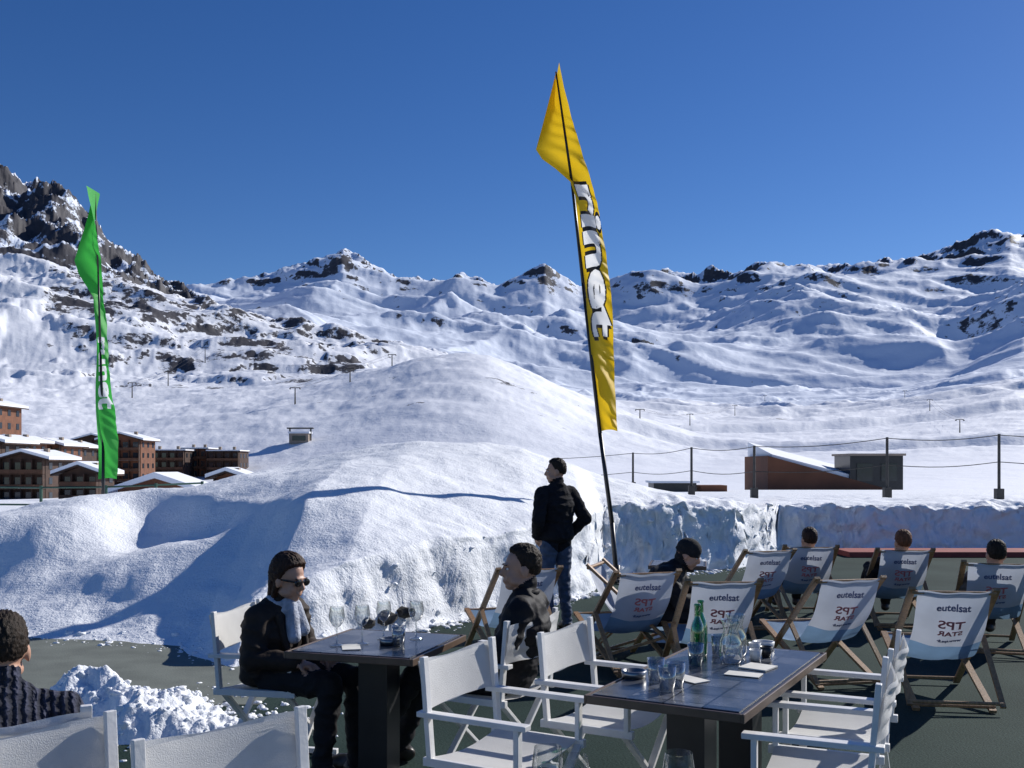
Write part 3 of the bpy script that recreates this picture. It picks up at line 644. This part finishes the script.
# ------------------------------------------------------------ flags
def in_text(px_,py_,vs,fs):
    out=np.zeros(px_.shape,bool)
    for f in fs:
        (x1,y1),(x2,y2),(x3,y3)=[(vs[i].x,vs[i].y) for i in f]
        lo=min(x1,x2,x3);hi=max(x1,x2,x3); m=(px_>=lo)&(px_<=hi)
        if not m.any(): continue
        X=px_[m];Y=py_[m]
        d1=(X-x2)*(y1-y2)-(x1-x2)*(Y-y2); d2=(X-x3)*(y2-y3)-(x2-x3)*(Y-y3); d3=(X-x1)*(y3-y1)-(x3-x1)*(Y-y1)
        ins=~(((d1<0)|(d2<0)|(d3<0))&((d1>0)|(d2>0)|(d3>0))); o=out[m]; o|=ins; out[m]=o
    return out
def flag(name,base,k,pole,left,right,m,txt,trange,outline,seed,txs=1.,black=True):
    root=empty(name,base)
    b=MB(); pts=[V((x*k,0,z*k)) for x,z in pole]
    for i in range(len(pts)-1):
        r0=.03*(1-i/len(pts))+.008; b.cyl(pts[i],pts[i+1],r0,.03*(1-(i+1)/len(pts))+.008,'black',10)
    b.cyl((0,0,-.1),(0,0,.25),.045,.045,'black'); b.box((0,0,.01),(.5,.1,.03),'black'); b.box((0,0,.045),(.1,.5,.03),'black')
    b.build('pole',True,parent=root)
    lz=[p[1] for p in left][::-1]; lx=[p[0] for p in left][::-1]; rz_=[p[1] for p in right][::-1]; rx=[p[0] for p in right][::-1]
    zt=max(lz); zb=min(lz); nu,nv=48,760
    A,T=np.meshgrid(np.linspace(0,1,nu+1),np.linspace(0,1,nv+1))
    Z=zb+(zt-zb)*T; XL=np.interp(Z,lz,lx); XR=np.interp(Z,rz_,rx); X=XL+(XR-XL)*A
    Yy=.10*np.sin(T*9+seed)*(A+.2)+.05*np.sin(A*5+T*17)+.12*A*np.sin(T*4)+.35*sst(T,.72,1)*np.sin(A*4.2)+.02*np.sin(T*60+A*6)*A
    Yy+=.012*np.sin(T*140+A*9+2*np.sin(T*30))*sst(A,.1,.6)
    vs=np.stack([X*k,Yy-.02,Z*k+.03*np.sin(A*3)],-1).reshape(-1,3)
    fs=[(j*(nu+1)+i,j*(nu+1)+i+1,(j+1)*(nu+1)+i+1,(j+1)*(nu+1)+i) for j in range(nv) for i in range(nu)]
    a=(A[:-1,:-1]+A[1:,1:])/2; t=(T[:-1,:-1]+T[1:,1:])/2; t0,t1=trange
    v1,f1=text2d(txt,1,.035); L0=max(abs(v.x) for v in v1)
    tx=-(t-(t0+t1)/2)*2/(t1-t0)*L0; ty=(a-.55)/(.36*txs)*.36
    w=in_text(tx,ty,v1,f1); mi=np.zeros(w.shape,int)
    if black:
        for ox,oy in [(outline,0),(-outline,0),(0,outline),(0,-outline)]:
            mi[in_text(tx+ox,ty+oy,v1,f1)]=2
    mi[w]=1
    me=bpy.data.meshes.new('fabric'); me.from_pydata([tuple(p) for p in vs],[],fs)
    for mm in (m,'whiteink','blackink'): me.materials.append(M[mm])
    me.polygons.foreach_set('material_index',mi.ravel().astype(np.int32)); me.polygons.foreach_set('use_smooth',np.ones(len(fs),bool)); me.update()
    place(me,'fabric',parent=root); return root
k=14.2/996
flag('yellow_feather_flag',(105*k,14.2,0),k,[(0,0),(-5,60),(-17,150),(-34,300),(-45,400),(-55,470),(-61,511)],
 [(-61,510),(-66,490),(-74,460),(-81,434),(-75,424),(-62,414),(-47,400),(-42,385),(-36,330),(-30,270),(-24,210),(-17,151)],
 [(-59,510),(-54,490),(-46,465),(-38,440),(-30,415),(-20,380),(-11,330),(-4,275),(-1,220),(0,151)],'yellow','rinet',(.26,.70),.045,0,1.2)
k=22.6/996
gz=ground_z(-409*k,22.6)
flag('green_feather_flag',(-409*k,22.6,gz),k,[(0,0),(0,80),(-3,180),(-5,250),(-8,330)],
 [(-8,330),(-14,308),(-24,280),(-29,262),(-24,248),(-16,236),(-9,225),(-7,180),(-6,120),(-5,43)],
 [(-7,330),(-4,305),(-3,280),(-2,250),(-3,225),(1,190),(7,150),(12,110),(14,70),(13,43)],'green','runet',(.24,.5),.05,2,1.2,False)
# ------------------------------------------------------------ fences
M['fencemetal']=mat('fence_steel',(.05,.045,.04),.6,.3)
root=MB(); tops=[]
for x,y,h in [(-.35,39.5,1.3),(4.8,39.5,1.5),(5.95,33,1.6),(7.3,30,1.6),(10.55,28,1.75),(13.6,27.8,1.85),(19,28,1.8)]:
    z=ground_z(x,y); root.cyl((x,y,z-.2),(x,y,z+h),.045,.04,'fencemetal',8); root.box((x,y,z+.15),(.2,.2,.35),'fencemetal'); tops.append(V((x,y,z+h-.03)))
for a,b in zip(tops[:-1],tops[1:]):
    for dz in(0,-.75):
        pts=[a.lerp(b,t/8)+V((0,0,dz-.1*math.sin(math.pi*t/8))) for t in range(9)]
        for p,q in zip(pts[:-1],pts[1:]): root.cyl(p,q,.012,.012,'fencemetal',5)
root.build('cable_fence')
M['greenpaint']=mat('green_paint',(.03,.09,.06),.5)
mb=MB(); pts=[V((x,y,ground_z(x,y))) for x,y in [(-14.5,26),(-12.3,26),(-10.6,26),(-9.3,26),(-8.4,27)]]
for p in pts: mb.cyl(p+V((0,0,-.2)),p+V((0,0,.9)),.04,.04,'greenpaint',8)
for a,b in zip(pts[:-1],pts[1:]):
    for dz in(.4,.85): mb.cyl(a+V((0,0,dz)),b+V((0,0,dz)),.025,.025,'greenpaint',6)
mb.build('green_railing')
# ------------------------------------------------------------ buildings
M['darkwood']=mat('dark_timber',(.05,.025,.016),.8,.4,.8,.3,3); M['orangewood']=mat('orange_timber',(.16,.062,.03),.8,.25,.8,.3,3)
M['window']=mat('window_glass',(.02,.03,.04),.1,.2); M['roofsnow']=mat('roof_snow',(.84,.86,.9),.8,.03,1,.3,3); M['stone']=mat('pale_render',(.3,.24,.19),.8,.2,.5)
M['balc']=mat('balcony_timber',(.11,.05,.025),.8,.3,.8)
def block(name,x,y,z,w,d,h,storeys,wall,pitched=True,bays=5,rise=.14,rz=0):
    root=empty(name,(x,y,z),rz); b=MB(); b.box((0,0,h/2-1.5),(w,d,h+3),wall); b.build('walls',parent=root)
    b=MB(); bl=MB(); fh=h/storeys
    for s in range(storeys):
        for i in range(bays):
            cx=-w/2+(i+.5)*w/bays; b.box((cx,-d/2-.02,s*fh+fh*.55),(w/bays*.5,.12,fh*.5),'window')
        bl.box((0,-d/2-.55,s*fh+.08),(w*.96,1.1,.14),'balc'); bl.box((0,-d/2-1.08,s*fh+.55),(w*.96,.06,.7),'balc')
        if s<storeys-1 and s%2: bl.box((w*.2,-d/2-.6,s*fh+.19),(w*.5,.8,.08),'roofsnow')
        for i in range(bays+1): bl.box((-w/2+.02*w+i*w*.96/bays,-d/2-.5,s*fh+fh/2),(.15,1.0,fh*.98),'darkwood')
        for j in range(max(2,int(d/4))): b.box((w/2+.02,-d/2+(j+.5)*d/max(2,int(d/4)),s*fh+fh*.55),(.12,1.3,fh*.45),'window')
    b.build('windows',parent=root); bl.build('balconies',parent=root)
    r=MB()
    if pitched:
        o=1.2; hh=w*rise
        prof=[(-w/2-o,h-.3),(0,h+hh),(w/2+o,h-.3)]
        for yy0,yy1,dz,mm,th in ((-d/2-o,d/2+o,0,'darkwood',.25),(-d/2-o+.1,d/2+o-.1,.28,'roofsnow',.55)):
            vs=[(px_,yy,pz+dz+t) for yy in(yy0,yy1) for t in(0,th) for px_,pz in prof]
            fs=[(0,1,4,3),(1,2,5,4),(6,9,10,7),(7,10,11,8),(3,4,10,9),(4,5,11,10),(0,6,7,1),(1,7,8,2),(0,3,9,6),(2,8,11,5)]
            r.add(vs,fs,mm)
        r.add([(-w/2,-d/2,h-.02),(w/2,-d/2,h-.02),(0,-d/2,h+hh-.02),(-w/2,d/2,h-.02),(w/2,d/2,h-.02),(0,d/2,h+hh-.02)],[(0,1,2),(5,4,3)],wall)
    else:
        r.box((0,0,h+.12),(w+.8,d+.8,.25),'darkwood'); r.box((0,0,h+.45),(w+.6,d+.6,.42),'roofsnow')
    for cx in(-w*.25,w*.2): r.box((cx,0,h+ (w*.15 if pitched else .9)),(.9,.9,1.8),'stone')
    r.build('roof',parent=root)
def bx(px,d): return (px-512)/996*d
def bz(py,d): return 1.65+(467-py)/996*d
B='timber_apartment_building'
block(B,bx(170,340),340,bz(488,340),14,12,12.5,4,'darkwood',False,5)
block(B,bx(200,350),350,bz(488,350),9,12,13.5,4,'orangewood',False,3)
block(B,bx(228,345),345,bz(488,345),11,12,12.5,4,'darkwood',False,4)
block(B,bx(128,300),300,bz(492,300),12,12,15.5,5,'orangewood',True,4)
block(B,bx(100,330),330,bz(492,330),11,12,17,5,'darkwood',True,4)
block(B,bx(74,270),270,bz(494,270),8,10,12.5,4,'darkwood',True,3)
block(B,bx(38,195),195,bz(503,195),8.5,12,8.5,3,'darkwood',True,4)
block(B,bx(2,200),200,bz(503,200),6,12,12,4,'darkwood',True,3)
block(B,bx(20,215),215,bz(503,215),6,12,13,4,'orangewood',True,3)
block(B,bx(54,250),250,bz(500,250),9,12,13.5,4,'orangewood',True,4)
block(B,bx(-6,235),235,bz(500,235),7,12,22,7,'orangewood',True,3)
block(B,bx(-70,230),230,bz(500,230),16,12,14,5,'darkwood',True,5)
block('timber_chalet',bx(232,150),150,bz(492,150),3.6,5,2.2,1,'orangewood',True,2,.2)
block('timber_chalet',bx(88,160),160,bz(500,160),6,6,4.2,2,'darkwood',True,3,.2)
root=empty('snow_covered_chalet',(bx(166,70),70,bz(494,70))); r=MB()
r.box((0,0,-.5),(5.2,4,2.0),'orangewood'); 
vs=[(x,y,z) for y in(-2.4,2.4) for x,z in((-3.4,.1),(0,1.15),(3.4,.1),(-3.4,.4),(0,1.55),(3.4,.4))]
r.add([(-2.6,-2.01,.49),(2.6,-2.01,.49),(0,-2.01,1.15)],[(0,1,2)],'orangewood'); r.build('walls',parent=root)
r=MB(); r.add(vs,[(0,1,4,3),(1,2,5,4),(6,9,10,7),(7,10,11,8),(3,4,10,9),(4,5,11,10),(0,6,7,1),(1,7,8,2),(0,3,9,6),(2,8,11,5)],'roofsnow'); r.build('roof',parent=root)
r=MB(); r.box((-1,-2.03,-.1),(.8,.06,.7),'window'); r.box((1,-2.03,-.1),(.8,.06,.7),'window'); r.build('windows',parent=root)
d=45; k=d/996; root=empty('half_buried_lodge',(bx(768,d),d,bz(490,d)))
r=MB(); r.add([(0,0,-1),(5.2,0,-1),(5.2,0,.1),(0,0,1.55),(0,4.5,-1),(5.2,4.5,-1),(5.2,4.5,.1),(0,4.5,1.55)],[(0,1,2,3),(5,4,7,6),(0,3,7,4),(1,5,6,2),(3,2,6,7)],'orangewood'); r.build('walls',parent=root)
r=MB(); r.add([(.25,.25,1.50),(5.6,.25,.02),(5.6,4.9,.02),(.25,4.9,1.52),(.25,.25,1.62),(5.6,.25,.22),(5.6,4.9,.9),(.25,4.9,2.3)],[(0,1,5,4),(1,2,6,5),(2,3,7,6),(3,0,4,7),(4,5,6,7)],'roofsnow'); r.build('roof',parent=root)
r=MB(); r.box((4.95,1.2,.55),(2.4,2.2,2.0),'tabledark'); r.box((4.95,1.2,1.6),(2.6,2.4,.1),'stone'); r.box((4.4,.08,.8),(.7,.06,.8),'window'); r.box((5.5,.08,.8),(.7,.06,.8),'window'); r.build('annex',parent=root)
r=MB(); r.box((0,0,0),(1.6,1.5,.5),'tabledark'); r.box((0,0,.28),(1.8,1.7,.08),'roofsnow'); r.box((1.5,.1,-.05),(1.0,1.2,.4),'orangewood'); r.build('utility_box',loc=(bx(672,38),38,bz(489,38)))
def pylon(px,d,h):
    r=MB(); r.cyl((0,0,-3),(0,0,h),.45,.25,'fencemetal',8); r.box((0,0,h),(5,.4,.4),'fencemetal'); r.box((-2.4,0,h-.5),(.4,1.5,.5),'fencemetal'); r.box((2.4,0,h-.5),(.4,1.5,.5),'fencemetal')
    x=bx(px,d); z=ground_z(x,d); r.build('ski_lift_pylon',loc=(x,d,z)); return V((x,d,z+h))
def cable(pl):
    r=MB()
    for a,b in zip(pl[:-1],pl[1:]):
        for o in(-2.4,2.4):
            L_=(b-a).length; pts=[a.lerp(b,t/10)+V((o,0,-.008*L_*math.sin(math.pi*t/10))) for t in range(11)]
            for p,q in zip(pts[:-1],pts[1:]): r.cyl(p,q,.06,.06,'fencemetal',4)
    r.build('ski_lift_cable')
cable([pylon(295,480,8),pylon(350,560,8),pylon(392,625,8)])
cable([pylon(132,620,9),pylon(168,700,10),pylon(205,850,12)])
cable([pylon(640,560,7),pylon(690,800,9),pylon(735,1150,12),pylon(765,1500,14)])
cable([pylon(960,600,8),pylon(930,900,10),pylon(905,1300,13)])
r=MB(); x=bx(300,380); z=ground_z(x,380)
r.box((0,0,1.5),(7,5,4),'stone'); r.box((0,0,3.8),(8,6,.7),'roofsnow'); r.box((0,-2.6,1.6),(5,.2,1.8),'window'); r.cyl((4,0,-1),(4,0,5.5),.3,.3,'fencemetal'); r.cyl((-4,0,-1),(-4,0,5.5),.3,.3,'fencemetal'); r.box((0,0,5.5),(10,2,.5),'fencemetal')
r.build('ski_lift_station',loc=(x,380.5,z))
M['rock']=mat('dark_rock',(.05,.045,.04),.9,.4,12,.6,30)
r=MB()
for cx,s in [(-1.25,.10),(-1.08,.08),(-1.38,.06)]:
    cy=9.2
    while ground_z(cx,cy)<.15 and cy<12: cy+=.03
    z=ground_z(cx,cy); r.add([V((cx,cy,z))+V((p.x*1.2,p.y,p.z*.8))*s*(1+.5*mnoise.noise(p*1.5+V((cx*9,0,0)))) for p in tv],tf,'rock')
r.build('rocks')
# ------------------------------------------------------------ light, sky, camera
az,el=math.radians(51),math.radians(31)
S=V((math.sin(az)*math.cos(el),math.cos(az)*math.cos(el),math.sin(el)))
ld=bpy.data.lights.new('sun','SUN'); ld.energy=5.0; ld.angle=math.radians(.5); ld.color=(1,.965,.91)
lo=bpy.data.objects.new('sun',ld); scene.collection.objects.link(lo); lo.rotation_euler=(-S).to_track_quat('-Z','Y').to_euler()
w=bpy.data.worlds.new('World'); scene.world=w; w.use_nodes=True; nt=w.node_tree; bg=nt.nodes['Background']
sk=nt.nodes.new('ShaderNodeTexSky'); sk.sky_type='NISHITA'; sk.sun_disc=False; sk.sun_elevation=el; sk.sun_rotation=az; sk.altitude=1900; sk.dust_density=.4; sk.air_density=1.0; sk.ozone_density=3.5
hsv=nt.nodes.new('ShaderNodeHueSaturation'); hsv.inputs['Saturation'].default_value=1.25; hsv.inputs['Hue'].default_value=.512; nt.links.new(sk.outputs[0],hsv.inputs['Color'])
nt.links.new(hsv.outputs[0],bg.inputs[0]); bg.inputs[1].default_value=.092
cd=bpy.data.cameras.new('camera'); cam=bpy.data.objects.new('camera',cd); scene.collection.objects.link(cam)
cam.location=(0,0,1.65); cam.rotation_euler=(math.radians(90),0,0); cd.lens=35.0; cd.sensor_width=36; cd.shift_y=83/1024; cd.clip_end=30000; cd.clip_start=.05
scene.camera=cam
scene.view_settings.view_transform='Standard'; scene.view_settings.look='None'; scene.view_settings.exposure=0
